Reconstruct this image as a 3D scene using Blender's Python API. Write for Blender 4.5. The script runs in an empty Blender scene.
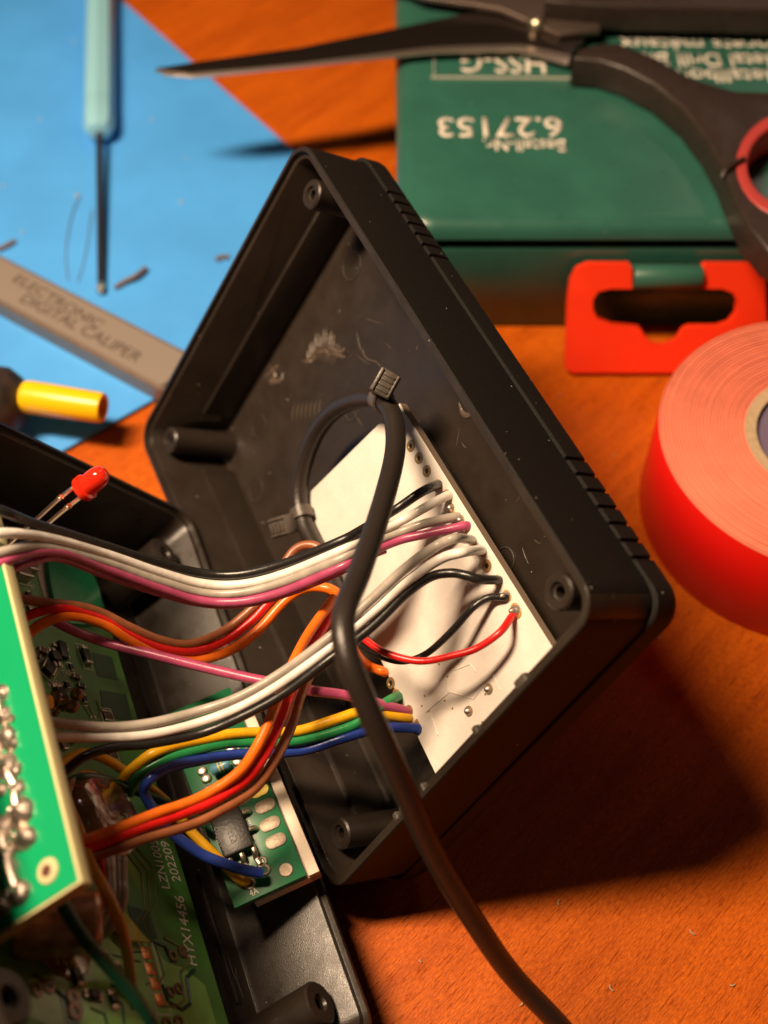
import bpy, bmesh, math, random
from mathutils import Vector, Matrix
random.seed(7)
S = bpy.context.scene
COL = S.collection
S.unit_settings.system = 'METRIC'
S.unit_settings.scale_length = 0.01          # one unit is one centimetre
# ---------------------------------------------------------------- camera
FPX, TH, HC = 1249.0, math.radians(36.3), 20.65
cd = bpy.data.cameras.new('camera'); cam = bpy.data.objects.new('camera', cd); COL.objects.link(cam)
cam.location = (0, 0, HC); cam.rotation_euler = (TH, 0, 0)
cd.sensor_width = 36; cd.sensor_fit = 'AUTO'; cd.lens = FPX/1024*36
cd.clip_start = 0.1; cd.clip_end = 500
cd.dof.use_dof = True; cd.dof.focus_distance = 19.5; cd.dof.aperture_fstop = 0.135
S.camera = cam
# ---------------------------------------------------------------- world and lamps
w = bpy.data.worlds.new('World'); S.world = w; w.use_nodes = True
bg = w.node_tree.nodes['Background']; bg.inputs[0].default_value = (1.0, .62, .42, 1); bg.inputs[1].default_value = 0.014
def lamp(name, target, direction, dist, size, size_y, watts, color):
    l = bpy.data.lights.new(name, 'AREA'); l.shape = 'ELLIPSE'; l.size = size; l.size_y = size_y; l.energy = watts; l.color = color
    o = bpy.data.objects.new(name, l); COL.objects.link(o)
    d = Vector(direction).normalized(); o.location = Vector(target)+d*dist
    x = (Vector((1, 0, 0))-d*d.x).normalized(); o.rotation_euler = Matrix((x, d.cross(x), d)).transposed().to_euler()   # long side across the table
lamp('desk_lamp_light', (1, 10, 2), (-.52, .07, 1), 42, 17, 5.4, 36800, (1, .72, .47))
lamp('room_light', (4, 12, 0), (.25, .62, .66), 120, 13, 13, 3600, (1, .68, .60))
S.view_settings.view_transform = 'Standard'; S.view_settings.look = 'None'
S.view_settings.exposure = 0; S.view_settings.gamma = 1
S.render.engine = 'CYCLES'
# ---------------------------------------------------------------- placing helpers (photo point to a point on a real plane)
G = Vector((0, -math.cos(TH), math.sin(TH))); Uc = Vector((0, -math.sin(TH), -math.cos(TH)))
CAM = Vector((0, 0, HC))
def ray(px, py):
    c = Vector(((px-384)/FPX, (py-512)/FPX, 1)); return Vector((c.x, G.dot(c), Uc.dot(c)))
def pz(px, py, z): return CAM+ray(px, py)*z
def onplane(px, py, O, n):
    r = ray(px, py); return CAM+r*((O-CAM).dot(n)/r.dot(n))
def tab(px, py, h=0.0): return onplane(px, py, Vector((0, 0, h)), Vector((0, 0, 1)))
UP = Vector((0, 0, 1))
class Frame:
    def __init__(s, O, x, y): s.O, s.x, s.y = O, x, y; s.z = x.cross(y)
    def P(s, a, b, c=0): return s.O+s.x*a+s.y*b+s.z*c
    def px(s, px, py, c=0): return onplane(px, py, s.O+s.z*c, s.z)
    def loc(s, P): d = P-s.O; return (d.dot(s.x), d.dot(s.y), d.dot(s.z))
    def M(s, a=0, b=0, c=0): 
        m = Matrix((s.x, s.y, s.z)).transposed().to_4x4(); m.translation = s.P(a, b, c); return m
D1 = Vector((-.4, .9165, 0)).normalized(); E1 = Vector((-D1.y, D1.x, 0))
A2 = math.radians(57.6)
Y2 = E1*math.cos(A2)-UP*math.sin(A2)
H2, L2, W2 = 1.85, 10.45, 7.32
F2 = Frame(Vector((0, 0, 0)), D1, Y2)
F2.O = pz(590, 610, 16.02)-D1*.12-Y2*.12-F2.z*H2
F2.O.z -= F2.P(0, W2, 0).z-0.002
A1 = math.radians(54.8); H1, L1, W1 = 2.0, 10.35, 7.2
X1 = Vector((-.357, .934, 0)).normalized(); N1 = Vector((-X1.y, X1.x, 0))
F1 = Frame(Vector((0, 0, 0)), X1, N1*math.cos(A1)+UP*math.sin(A1))
F1.O = tab(381, 1040, H1*math.cos(A1)+.002)-F1.z*H1
FT = Frame(Vector((0, 0, 0)), Vector((1, 0, 0)), Vector((0, 1, 0)))
# ---------------------------------------------------------------- materials
MATS = {}
def mat(name, col, rough=.5, metal=0, spec=.5, bump=0, bscale=20, var=0, vscale=8, coat=0, trans=0, col2=None, sss=0, dust=0, rvar=0, ior=None):
    if name in MATS: return MATS[name]
    m = bpy.data.materials.new(name); m.use_nodes = True; nt = m.node_tree; N = nt.nodes; Lk = nt.links
    b = N['Principled BSDF']; b.inputs['Base Color'].default_value = (*col, 1)
    b.inputs['Roughness'].default_value = rough; b.inputs['Metallic'].default_value = metal
    b.inputs['Specular IOR Level'].default_value = spec
    if coat: b.inputs['Coat Weight'].default_value = coat; b.inputs['Coat Roughness'].default_value = .08
    if trans: b.inputs['Transmission Weight'].default_value = trans
    if sss:
        b.inputs['Subsurface Weight'].default_value = sss; b.inputs['Subsurface Radius'].default_value = (.3, .1, .06); b.inputs['Subsurface Scale'].default_value = .5
    tc = N.new('ShaderNodeTexCoord'); out = None
    if var or col2:
        n = N.new('ShaderNodeTexNoise'); n.inputs['Scale'].default_value = vscale; n.inputs['Detail'].default_value = 6
        Lk.new(tc.outputs['Object'], n.inputs['Vector'])
        r = N.new('ShaderNodeValToRGB'); r.color_ramp.elements[0].position = .35; r.color_ramp.elements[1].position = .65
        c2 = col2 or tuple(c*(1-var) for c in col); c1 = tuple(min(1, c*(1+var)) for c in col) if not col2 else col
        r.color_ramp.elements[0].color = (*c2, 1); r.color_ramp.elements[1].color = (*c1, 1)
        Lk.new(n.outputs[0], r.inputs[0]); out = r.outputs[0]
    if dust:
        v = N.new('ShaderNodeTexVoronoi'); v.inputs['Scale'].default_value = 5.5; v.inputs['Randomness'].default_value = 1
        Lk.new(tc.outputs['Object'], v.inputs['Vector'])
        s = N.new('ShaderNodeSeparateColor'); Lk.new(v.outputs['Color'], s.inputs[0])
        mu = N.new('ShaderNodeMath'); mu.operation = 'MULTIPLY'; mu.inputs[1].default_value = dust; Lk.new(s.outputs[0], mu.inputs[0])
        sq = N.new('ShaderNodeMath'); sq.operation = 'MULTIPLY'; Lk.new(mu.outputs[0], sq.inputs[0]); Lk.new(s.outputs[1], sq.inputs[1])
        lt = N.new('ShaderNodeMath'); lt.operation = 'LESS_THAN'; Lk.new(v.outputs['Distance'], lt.inputs[0]); Lk.new(sq.outputs[0], lt.inputs[1])
        mx = N.new('ShaderNodeMix'); mx.data_type = 'RGBA'; Lk.new(lt.outputs[0], mx.inputs[0])
        if out: Lk.new(out, mx.inputs[6])
        else: mx.inputs[6].default_value = (*col, 1)
        mx.inputs[7].default_value = (.42, .38, .33, 1); out = mx.outputs[2]
    if out: Lk.new(out, b.inputs['Base Color'])
    if rvar:
        n2 = N.new('ShaderNodeTexNoise'); n2.inputs['Scale'].default_value = 2.2; n2.inputs['Detail'].default_value = 8; n2.inputs['Roughness'].default_value = .7
        Lk.new(tc.outputs['Object'], n2.inputs['Vector'])
        mr = N.new('ShaderNodeMapRange'); mr.inputs[1].default_value = .3; mr.inputs[2].default_value = .7
        mr.inputs[3].default_value = rough-rvar; mr.inputs[4].default_value = rough+rvar
        Lk.new(n2.outputs[0], mr.inputs[0]); Lk.new(mr.outputs[0], b.inputs['Roughness'])
    if bump:
        n3 = N.new('ShaderNodeTexNoise'); n3.inputs['Scale'].default_value = bscale; n3.inputs['Detail'].default_value = 4
        Lk.new(tc.outputs['Object'], n3.inputs['Vector'])
        bp = N.new('ShaderNodeBump'); bp.inputs['Strength'].default_value = bump; bp.inputs['Distance'].default_value = .02
        Lk.new(n3.outputs[0], bp.inputs['Height']); Lk.new(bp.outputs[0], b.inputs['Normal'])
    MATS[name] = m; return m
def wood():
    m = bpy.data.materials.new('orange_wood_laminate'); m.use_nodes = True; nt = m.node_tree; N = nt.nodes; Lk = nt.links; b = N['Principled BSDF']
    tc = N.new('ShaderNodeTexCoord')
    mp = N.new('ShaderNodeMapping'); mp.inputs['Rotation'].default_value = (0, 0, math.radians(-46)); mp.inputs['Scale'].default_value = (1, 1, 1)
    Lk.new(tc.outputs['Object'], mp.inputs[0])
    def noise(sc, det, stretch, rough=.6):
        q = N.new('ShaderNodeMapping'); q.inputs['Scale'].default_value = stretch; Lk.new(mp.outputs[0], q.inputs[0])
        n = N.new('ShaderNodeTexNoise'); n.inputs['Scale'].default_value = sc; n.inputs['Detail'].default_value = det; n.inputs['Roughness'].default_value = rough
        Lk.new(q.outputs[0], n.inputs['Vector']); return n.outputs[0]
    big = noise(.5, 4, (.25, 1, 1)); mid = noise(3, 5, (.12, 1, 1)); pores = noise(27, 3, (.08, 1, 1), .55); grain = noise(40, 4, (.22, 1, 1), .75)
    r1 = N.new('ShaderNodeValToRGB'); e = r1.color_ramp.elements
    e[0].position = .3; e[0].color = (.38, .062, .0025, 1); e[1].position = .72; e[1].color = (.70, .150, .006, 1)
    add = N.new('ShaderNodeMath'); add.operation = 'ADD'; Lk.new(big, add.inputs[0]); Lk.new(mid, add.inputs[1])
    hf = N.new('ShaderNodeMath'); hf.operation = 'MULTIPLY'; hf.inputs[1].default_value = .5; Lk.new(add.outputs[0], hf.inputs[0]); Lk.new(hf.outputs[0], r1.inputs[0])
    r2 = N.new('ShaderNodeValToRGB'); r2.color_ramp.elements[0].position = .33; r2.color_ramp.elements[1].position = .43
    r2.color_ramp.elements[0].color = (.66, .54, .46, 1); r2.color_ramp.elements[1].color = (1, 1, 1, 1); Lk.new(pores, r2.inputs[0])
    r3 = N.new('ShaderNodeValToRGB'); r3.color_ramp.elements[0].position = .3; r3.color_ramp.elements[1].position = .7
    r3.color_ramp.elements[0].color = (.52, .44, .38, 1); r3.color_ramp.elements[1].color = (1.32, 1.36, 1.3, 1); Lk.new(grain, r3.inputs[0])
    def mul(a, c):
        x = N.new('ShaderNodeMix'); x.data_type = 'RGBA'; x.blend_type = 'MULTIPLY'; x.inputs[0].default_value = 1; Lk.new(a, x.inputs[6]); Lk.new(c, x.inputs[7]); return x.outputs[2]
    Lk.new(mul(mul(r1.outputs[0], r2.outputs[0]), r3.outputs[0]), b.inputs['Base Color'])
    b.inputs['Roughness'].default_value = .42; b.inputs['Specular IOR Level'].default_value = .25
    ad = N.new('ShaderNodeMath'); ad.operation = 'ADD'; Lk.new(r2.outputs[0], ad.inputs[0]); Lk.new(grain, ad.inputs[1])
    bp = N.new('ShaderNodeBump'); bp.inputs['Strength'].default_value = .55; bp.inputs['Distance'].default_value = .02
    Lk.new(ad.outputs[0], bp.inputs['Height']); Lk.new(bp.outputs[0], b.inputs['Normal'])
    return m
ABS = lambda: mat('black_satin_plastic', (.025, .018, .0135), .35, spec=.6, bump=.22, bscale=55, var=.12, vscale=1.5, dust=.10, rvar=.12)
ABSO = lambda: mat('black_textured_plastic', (.009, .0075, .0065), .6, spec=.22, bump=.6, bscale=45, dust=.12)
WIRE = dict(black=(.016, .015, .014), white=(.80, .76, .70), grey=(.40, .36, .31), purple=(.42, .07, .16), red=(.72, .014, .012), orange=(.85, .16, .01),
            brown=(.30, .10, .04), yellow=(.80, .42, .01), green=(.02, .24, .07), blue=(.02, .05, .30), dark_green=(.01, .075, .04), pink=(.60, .16, .22), ochre=(.55, .24, .02))
def wm(c): return mat('wire_insulation_'+c, WIRE[c], .30, spec=.5, bump=.22, bscale=11, var=.13, vscale=3.5, dust=.03, rvar=.08)
CABLE = lambda: mat('cable_rubber', (.024, .018, .015), .36, spec=.5, bump=.3, bscale=26, dust=.05)
SOLDER = lambda: mat('solder', (.60, .52, .45), .42, 1, bump=.5, bscale=16)
BRIGHTM = lambda: mat('bright_steel', (.80, .70, .52), .36, 1, bump=.1, bscale=30)
COPPER = lambda: mat('copper', (.62, .26, .11), .35, 1, bump=.3, bscale=20)
# ---------------------------------------------------------------- object helpers
def tag(o, label=None, cat=None, group=None, kind=None):
    if label: o['label'] = label
    if cat: o['category'] = cat
    if group: o['group'] = group
    if kind: o['kind'] = kind
    return o
def wloc(o):
    v = Vector((0, 0, 0))
    while o: v += o.location; o = o.parent
    return v
def empty(name, loc, label, cat, group=None):
    o = bpy.data.objects.new(name, None); o.empty_display_size = .3; COL.objects.link(o); o.location = loc
    return tag(o, label, cat, group)
def build(name, bm, m, parent=None, smooth=True, angle=35):
    me = bpy.data.meshes.new(name)
    if len(bm.faces): bmesh.ops.recalc_face_normals(bm, faces=bm.faces)
    if parent is None:
        xs = [v.co for v in bm.verts]; o0 = Vector((sum(v.x for v in xs)/len(xs), sum(v.y for v in xs)/len(xs), min(v.z for v in xs)))
    else: o0 = wloc(parent)
    bmesh.ops.translate(bm, verts=bm.verts, vec=-o0)
    bm.to_mesh(me); bm.free()
    for x in (m if isinstance(m, (list, tuple)) else [m]): me.materials.append(x)
    if smooth:
        for p in me.polygons: p.use_smooth = True
        me.set_sharp_from_angle(angle=math.radians(angle))
    o = bpy.data.objects.new(name, me); COL.objects.link(o)
    if parent is None: o.location = o0
    else: o.parent = parent
    return o
def NB(): return bmesh.new()
def box(bm, M, a, b, bev=0, seg=2):
    """box between local corners a and b of matrix M"""
    a, b = Vector(a), Vector(b); t = bmesh.new()
    bmesh.ops.create_cube(t, size=1, matrix=Matrix.Translation((a+b)/2) @ Matrix.Diagonal((*(b-a), 1)))
    if bev: bmesh.ops.bevel(t, geom=t.edges[:], offset=bev, segments=seg, affect='EDGES', profile=.5)
    t.transform(M); merge(bm, t)
def merge(bm, t):
    me = bpy.data.meshes.new('tmp'); t.to_mesh(me); t.free(); bm.from_mesh(me); bpy.data.meshes.remove(me)
def axisM(p, d, up=None):
    z = Vector(d).normalized(); h = up or (Vector((0, 0, 1)) if abs(z.z) < .9 else Vector((1, 0, 0)))
    x = h.cross(z).normalized(); y = z.cross(x); m = Matrix((x, y, z)).transposed().to_4x4(); m.translation = p; return m
def lathe(bm, M, prof, seg=40, closed=False):
    rings = []
    for r, z in prof:
        if r < 1e-6: rings.append([bm.verts.new(M @ Vector((0, 0, z)))])
        else: rings.append([bm.verts.new(M @ Vector((r*math.cos(2*math.pi*k/seg), r*math.sin(2*math.pi*k/seg), z))) for k in range(seg)])
    pairs = list(zip(rings, rings[1:])) + ([(rings[-1], rings[0])] if closed else [])
    fs = []
    for A, B in pairs:
        for k in range(seg):
            a, b = A[k % len(A)], A[(k+1) % len(A)]; c, d = B[(k+1) % len(B)], B[k % len(B)]
            v = [a, b, c, d]; u = []
            for q in v:
                if q not in u: u.append(q)
            if len(u) > 2: fs.append(bm.faces.new(u))
    return fs
def catmull(P, sub=8):
    P = [Vector(p) for p in P]
    if len(P) < 3: return P
    Q = [P[0]*2-P[1]]+P+[P[-1]*2-P[-2]]; out = []
    for i in range(1, len(Q)-2):
        for k in range(sub):
            t = k/sub; a, b, c, d = Q[i-1], Q[i], Q[i+1], Q[i+2]
            out.append(.5*((2*b)+(c-a)*t+(2*a-5*b+4*c-d)*t*t+(3*b-a-3*c+d)*t**3))
    out.append(P[-1]); return out
def tube(bm, P, r, seg=10, sub=8, sq=1.0):
    C = catmull(P, sub); n = len(C); rings = []
    T = [(C[min(i+1, n-1)]-C[max(i-1, 0)]).normalized() for i in range(n)]
    nrm = T[0].orthogonal().normalized()
    for i in range(n):
        nrm = (nrm-T[i]*nrm.dot(T[i])).normalized(); b = T[i].cross(nrm)
        rr = r(i/(n-1)) if callable(r) else r
        rings.append([bm.verts.new(C[i]+(nrm*math.cos(2*math.pi*k/seg)+b*sq*math.sin(2*math.pi*k/seg))*rr) for k in range(seg)])
    for A, B in zip(rings, rings[1:]):
        for k in range(seg): bm.faces.new((A[k], A[(k+1) % seg], B[(k+1) % seg], B[k]))
    bm.faces.new(rings[0][::-1]); bm.faces.new(rings[-1])
def prism(bm, loops, n, th, bev=0):
    """loops of world points on one plane (first outer, rest holes), thickened by th against n"""
    t = bmesh.new(); ed = []
    for lp in loops:
        vs = [t.verts.new(p) for p in lp]
        ed += [t.edges.new((vs[i], vs[(i+1) % len(vs)])) for i in range(len(vs))]
    if len(loops) == 1: t.faces.new(t.verts[:])
    else: bmesh.ops.triangle_fill(t, edges=ed, use_beauty=True, use_dissolve=False)
    r = bmesh.ops.extrude_face_region(t, geom=t.faces[:])
    bmesh.ops.translate(t, verts=[v for v in r['geom'] if isinstance(v, bmesh.types.BMVert)], vec=-n*th)
    bmesh.ops.recalc_face_normals(t, faces=t.faces)
    if bev:
        es = [e for e in t.edges if len(e.link_faces) == 2 and e.calc_face_angle(0) > 1.0 and abs((e.verts[0].co-e.verts[1].co).normalized().dot(n)) < .5]
        bmesh.ops.bevel(t, geom=es, offset=bev, segments=3, affect='EDGES', profile=.5, clamp_overlap=True)
    merge(bm, t)
def smooth_loop(pts, sub=5):
    n = len(pts); out = []
    for i in range(n):
        a, b, c, d = (Vector(pts[(i+j-1) % n]) for j in range(4))
        for k in range(sub):
            t = k/sub; out.append(.5*((2*b)+(c-a)*t+(2*a-5*b+4*c-d)*t*t+(3*b-a-3*c+d)*t**3))
    return out
def rrect(x0, y0, x1, y1, r, n=6):
    out = []
    for cx, cy, a in ((x1-r, y1-r, 0), (x0+r, y1-r, 90), (x0+r, y0+r, 180), (x1-r, y0+r, 270)):
        for k in range(n+1):
            t = math.radians(a+90*k/n); out.append((cx+r*math.cos(t), cy+r*math.sin(t)))
    return out
def loft(bm, M, rings, cap0=True, cap1=False):
    R = [[bm.verts.new(M @ Vector(p)) for p in ring] for ring in rings]; n = len(R[0])
    for A, B in zip(R, R[1:]):
        for k in range(n): bm.faces.new((A[k], A[(k+1) % n], B[(k+1) % n], B[k]))
    if cap0: bm.faces.new(R[0][::-1])
    if cap1: bm.faces.new(R[-1])
def text(name, s, fr, c, p0, p1, pc, m, parent, bold=.0, th=.004):
    """writing on plane c of frame fr, baseline from photo point p0 to p1, capital tops towards pc"""
    cu = bpy.data.curves.new('t', 'FONT'); cu.body = s; cu.offset = bold; cu.size = 1; cu.extrude = 0
    o = bpy.data.objects.new('t', cu); COL.objects.link(o); dg = bpy.context.evaluated_depsgraph_get()
    me = bpy.data.meshes.new_from_object(o.evaluated_get(dg)); bpy.data.objects.remove(o)
    a, b, q = fr.px(*p0, c), fr.px(*p1, c), fr.px(*pc, c)
    xs = [v.co.x for v in me.vertices]; x0, x1 = min(xs), max(xs); w_ = x1-x0
    ex = (b-a)/w_; ey = (q-a)-(b-a).normalized()*(q-a).dot((b-a).normalized()); ey = ey/.70
    bm = NB(); bm.from_mesh(me); bpy.data.meshes.remove(me)
    for v in bm.verts: v.co = a+ex*(v.co.x-x0)+ey*v.co.y+fr.z*.004
    r = bmesh.ops.extrude_face_region(bm, geom=bm.faces[:])
    bmesh.ops.translate(bm, verts=[v for v in r['geom'] if isinstance(v, bmesh.types.BMVert)], vec=fr.z*th)
    return build(name, bm, m, parent, smooth=False)
def torus(bm, M, R, r, seg=28, s2=10):
    lathe(bm, M, [(R+r*math.cos(2*math.pi*k/s2), r*math.sin(2*math.pi*k/s2)) for k in range(s2)], seg, closed=True)

# ================================================================ SETTING
bm = NB(); box(bm, Matrix(), (-90, -60, -2), (90, 110, 0))
tag(build('table_top', bm, wood(), smooth=False), kind='structure')
# blue silicone mat
pR, pB = tab(412, 257), None
pa, pb = tab(130, 10), tab(62, 455)
da, db = (pa-pR).normalized(), (pb-pR).normalized()
loop = [pR, pR+da*30, pR+da*30+db*40, pR+db*40]
for p in loop: p.z = .12
bm = NB(); prism(bm, [loop], UP, .118, .03)
m = mat('blue_silicone', (.075, .38, .95), .5, spec=.45, bump=.12, bscale=8, var=.06, vscale=.5, dust=.09)
tag(build('work_mat', bm, m), 'large flat sky blue silicone work mat under the screwdriver', 'work mat')
MATH = .12

# ================================================================ ENCLOSURE HALVES
def tray(name, fr, L, W, H, m, parent, r=.5, t=.2, lip=True):
    bm = NB(); M = fr.M()
    def R(ins, z, rr): return [(x, y, z) for x, y in rrect(ins, ins, L-ins, W-ins, max(rr, .05), 7)]
    rings = [R(.32, 0, .3), R(.16, .035, .38), R(.05, .14, .46), R(0, .30, r), R(0, H-.02, r), R(.02, H, r-.02)]
    if lip: rings += [R(.085, H, r-.08), R(.095, H-.09, r-.09), R(t-.015, H-.09, r-t+.02), R(t, H-.11, r-t)]
    else: rings += [R(.10, H, r-.09), R(.105, H+.07, r-.1), R(t-.01, H+.07, r-t+.01), R(t, H+.05, r-t)]
    rings += [R(t+.02, .30, r-t), R(t+.05, .22, r-t-.03), R(t+.14, .18, .1)]
    loft(bm, M, rings, True, True)
    for f in bm.faces:
        c = fr.loc(f.calc_center_median()); 
        if c[0] < .04 or c[0] > L-.04 or c[1] < .04 or c[1] > W-.04 or c[2] < .12: f.material_index = 1
    return build(name, bm, [m, ABSO()], parent, angle=40)
def standoff(fr, x, y, z1, r, parent, m):
    bm = NB(); M = fr.M(x, y, 0)
    lathe(bm, M, [(r+.05, .16), (r+.01, .4), (r, z1-.03), (r-.03, z1), (.14, z1), (.12, z1-.05), (.085, z1-.06), (.08, .5), (0, .5)], 32)
    return build('standoff', bm, m, parent)
h2 = empty('enclosure_half', F2.P(L2/2, W2, 0), 'open black plastic case half standing on edge around the white board', 'plastic case')
BL = ABS(); BO = ABSO()
tray('shell', F2, L2, W2, H2, BL, h2)
for x, y in ((9.72, .66), (.78, .62), (9.80, 6.78), (.82, 6.80)): standoff(F2, x, y, 1.6, .26, h2, BL)
# stepped wall bands and floor ridges
bm = NB(); M = F2.M()
box(bm, M, (L2-.33, 1.0, .2), (L2-.19, 6.3, .92), .02); box(bm, M, (1.2, W2-.33, .2), (9.3, W2-.19, .92), .02)
box(bm, M, (1.2, .19, .2), (9.3, .30, .92), .02); box(bm, M, (.19, 1.0, .2), (.30, 6.3, .92), .02)
build('wall_step', bm, BL, h2)
# raised band round the rear edge, notched into grips near both ends of the long side
def notched(pr, ins):
    pts = [(x, y) for x, y in rrect(-pr, -pr, L2+pr, W2+pr, .42, 8)]
    out = []
    for i, p in enumerate(pts):
        out.append(p); q_ = pts[(i+1) % len(pts)]
        if abs(p[1]+pr) < 1e-6 and abs(q_[1]+pr) < 1e-6 and q_[0]-p[0] > 2:
            for x0, x1 in ((.85, 2.75), (7.45, 9.2)):
                for k in range(7):
                    a = x0+(x1-x0)*k/6
                    out += [(a-.042, -pr), (a-.026, .004), (a+.026, .004), (a+.042, -pr)]
    return [((x-L2/2)*(1-ins/(L2/2))+L2/2, (y-W2/2)*(1-ins/(W2/2))+W2/2) for x, y in out]
bm = NB(); M = F2.M()
loft(bm, M, [[(x, y, z) for x, y in notched(.042, i)] for z, i in ((.0, .26), (.05, .10), (.15, .02), (.25, 0), (.56, 0), (.585, .02), (.59, .055))], False, False)
build('grip_band', bm, BO, h2, angle=25)
bm = NB(); box(bm, M, (.5, .3, -.035), (9.8, W2-.4, .02), .01); build('back_panel', bm, BO, h2)
# moulding marks and glue residue on the floor
mk = mat('moulding_mark', (.040, .035, .031), .33, spec=.5, bump=.3, bscale=30)
for px_, py_, rr in ((352, 266, .26), (259, 426, .24), (256, 490, .24), (352, 410, .2), (505, 560, .2)):
    p = F2.px(px_, py_, .185); x, y, z = F2.loc(p)
    bm = NB(); torus(bm, F2.M(x, y, .185), rr, .016, 32, 8); build('ejector_mark', bm, mk, h2)
glue = mat('dried_glue', (.10, .074, .055), .34, spec=.6, bump=.8, bscale=18)
def smear(cx, cy, pts, r, name='glue_smear', m=None):
    bm = NB(); P = []
    for q in pts: P.append(F2.px(cx+q[0], cy+q[1], .185-r*.45))
    tube(bm, P, lambda t: r*(.35+math.sin(math.pi*t))*.75, 8, 5, 1.0); return build(name, bm, m or glue, h2)
random.seed(21)
for k in range(13):
    t = k/12; x0_, y0_ = -14+26*t, 14-6*math.sin(t*3); h_ = 10+22*math.sin(.4+t*2.2)*random.uniform(.7, 1.1)
    smear(320, 352, [(x0_, y0_), (x0_+2+4*t, y0_-h_*.5), (x0_+1+7*t, y0_-h_)], random.uniform(.014, .03))
for k in range(9): 
    x0_, y0_ = random.uniform(-22, 20), random.uniform(-8, 16)
    smear(320, 352, [(x0_, y0_), (x0_+random.uniform(2, 8), y0_+random.uniform(-3, 4)), (x0_+random.uniform(8, 13), y0_+random.uniform(-6, 6))], random.uniform(.02, .045))
smear(276, 372, [(-6, -8), (0, 4), (-4, 10), (6, 8), (8, -2)], .07)
smear(276, 372, [(-12, 6), (-6, 2), (0, -4), (4, -8)], .045)
for k in range(7): smear(306, 412, [(-14+4.4*k, 10-k), (-13+4.4*k, 0-k), (-11+4.4*k, -9-k*.6)], .016)
smear(378, 362, [(-16, -14), (-12, -4), (-2, 0), (4, 6)], .012)
smear(465, 408, [(-6, -8), (-2, 4), (4, 8), (8, 2), (2, -6)], .06)
random.seed(3)
for k in range(16):
    cx, cy = random.choice(((500, 520), (520, 545), (400, 320), (460, 430), (350, 330), (330, 390)))
    a = random.uniform(0, 6.28); l = random.uniform(6, 22); cx += random.uniform(-25, 25); cy += random.uniform(-25, 25)
    x, y, z = F2.loc(F2.px(cx, cy, .19))
    if y > .6: smear(cx, cy, [(0, 0), (l*.5*math.cos(a), l*.5*math.sin(a)+1), (l*math.cos(a), l*math.sin(a))], .006, 'scratch')
# cut notches and burrs along the short rim
bur = mat('torn_plastic', (.055, .046, .038), .5, bump=.9, bscale=30)
for y, s in ((1.75, .13), (2.9, .06), (4.35, .04), (4.9, .12), (5.15, .06)):
    bm = NB(); box(bm, M, (.06, y-s, H2-.14), (.215, y+s, H2+.008), .04, 3); build('rim_burr', bm, bur, h2)

h1 = empty('enclosure_half', F1.P(L1/2, 0, 0), 'lower left black plastic case half holding the dark green main board', 'plastic case')
tray('shell', F1, L1, W1, H1, BL, h1, lip=True)
for x, y in ((9.35, .72), (.75, .62), (9.3, 6.6), (.75, 6.6)):
    standoff(F1, x, y, 1.62, .34, h1, BL)
    bm = NB(); M1 = F1.M()
bm = NB(); box(bm, M1, (1.4, .62, .17), (3.6, .67, .24), .01); box(bm, M1, (4.4, .62, .17), (8.2, .67, .24), .01); build('floor_ridge', bm, BL, h1)
for k in range(9):
    bm = NB(); a = random.uniform(0, 6.28); l = random.uniform(.3, .9); x, y = random.uniform(1, 3.2), random.uniform(.4, .95)
    tube(bm, [F1.P(x, y, .185), F1.P(x+l*.5, y+.02, .187), F1.P(x+l, y+.05*math.sin(a), .185)], .006, 6, 4); build('scratch', bm, glue, h1)

# ================================================================ WHITE BOARD IN THE STANDING HALF
WP = .78
pcbw = mat('white_solder_mask', (.76, .71, .65), .42, spec=.4, bump=.28, bscale=13, var=.05, vscale=2.5)
wb = empty('circuit_board', F2.P(3, 3.4, .2), 'white circuit board inside the standing case half with wires soldered along its edges', 'circuit board')
q = [F2.px(400, 404, WP), F2.px(549, 643, WP)]
lx = [F2.loc(p) for p in q]; yr0, yr1 = lx[0][1], lx[1][1]
yl = F2.loc(F2.px(385, 671, WP))[1]
outline = [F2.P(.42, yr1-.02, WP), F2.P(lx[0][0]+.02, yr0, WP), F2.P(F2.loc(F2.px(307, 493, WP))[0], yl-.08, WP), F2.P(.42, yl+.02, WP)]
bm = NB(); prism(bm, [outline], F2.z, .16, .012)
for f in bm.faces:
    f.normal_update()
    if abs(f.normal.dot(F2.z)) < .5: f.material_index = 1
build('board', bm, [pcbw, mat('board_edge', (.20, .145, .105), .6, bump=.4, bscale=40)], wb, smooth=False)
bm = NB(); box(bm, F2.M(), (.8, yr1+.35, .2), (5.6, yl-.35, WP-.165), .03); build('module_body', bm, mat('dark_module', (.03, .03, .03), .5), wb)
pad_m = mat('pad_ring', (.42, .28, .12), .4, .5); hole_m = mat('pad_hole', (.02, .015, .012), .5)
flux = mat('flux_residue', (.50, .27, .07), .25, coat=.6, bump=.6, bscale=22)
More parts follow.
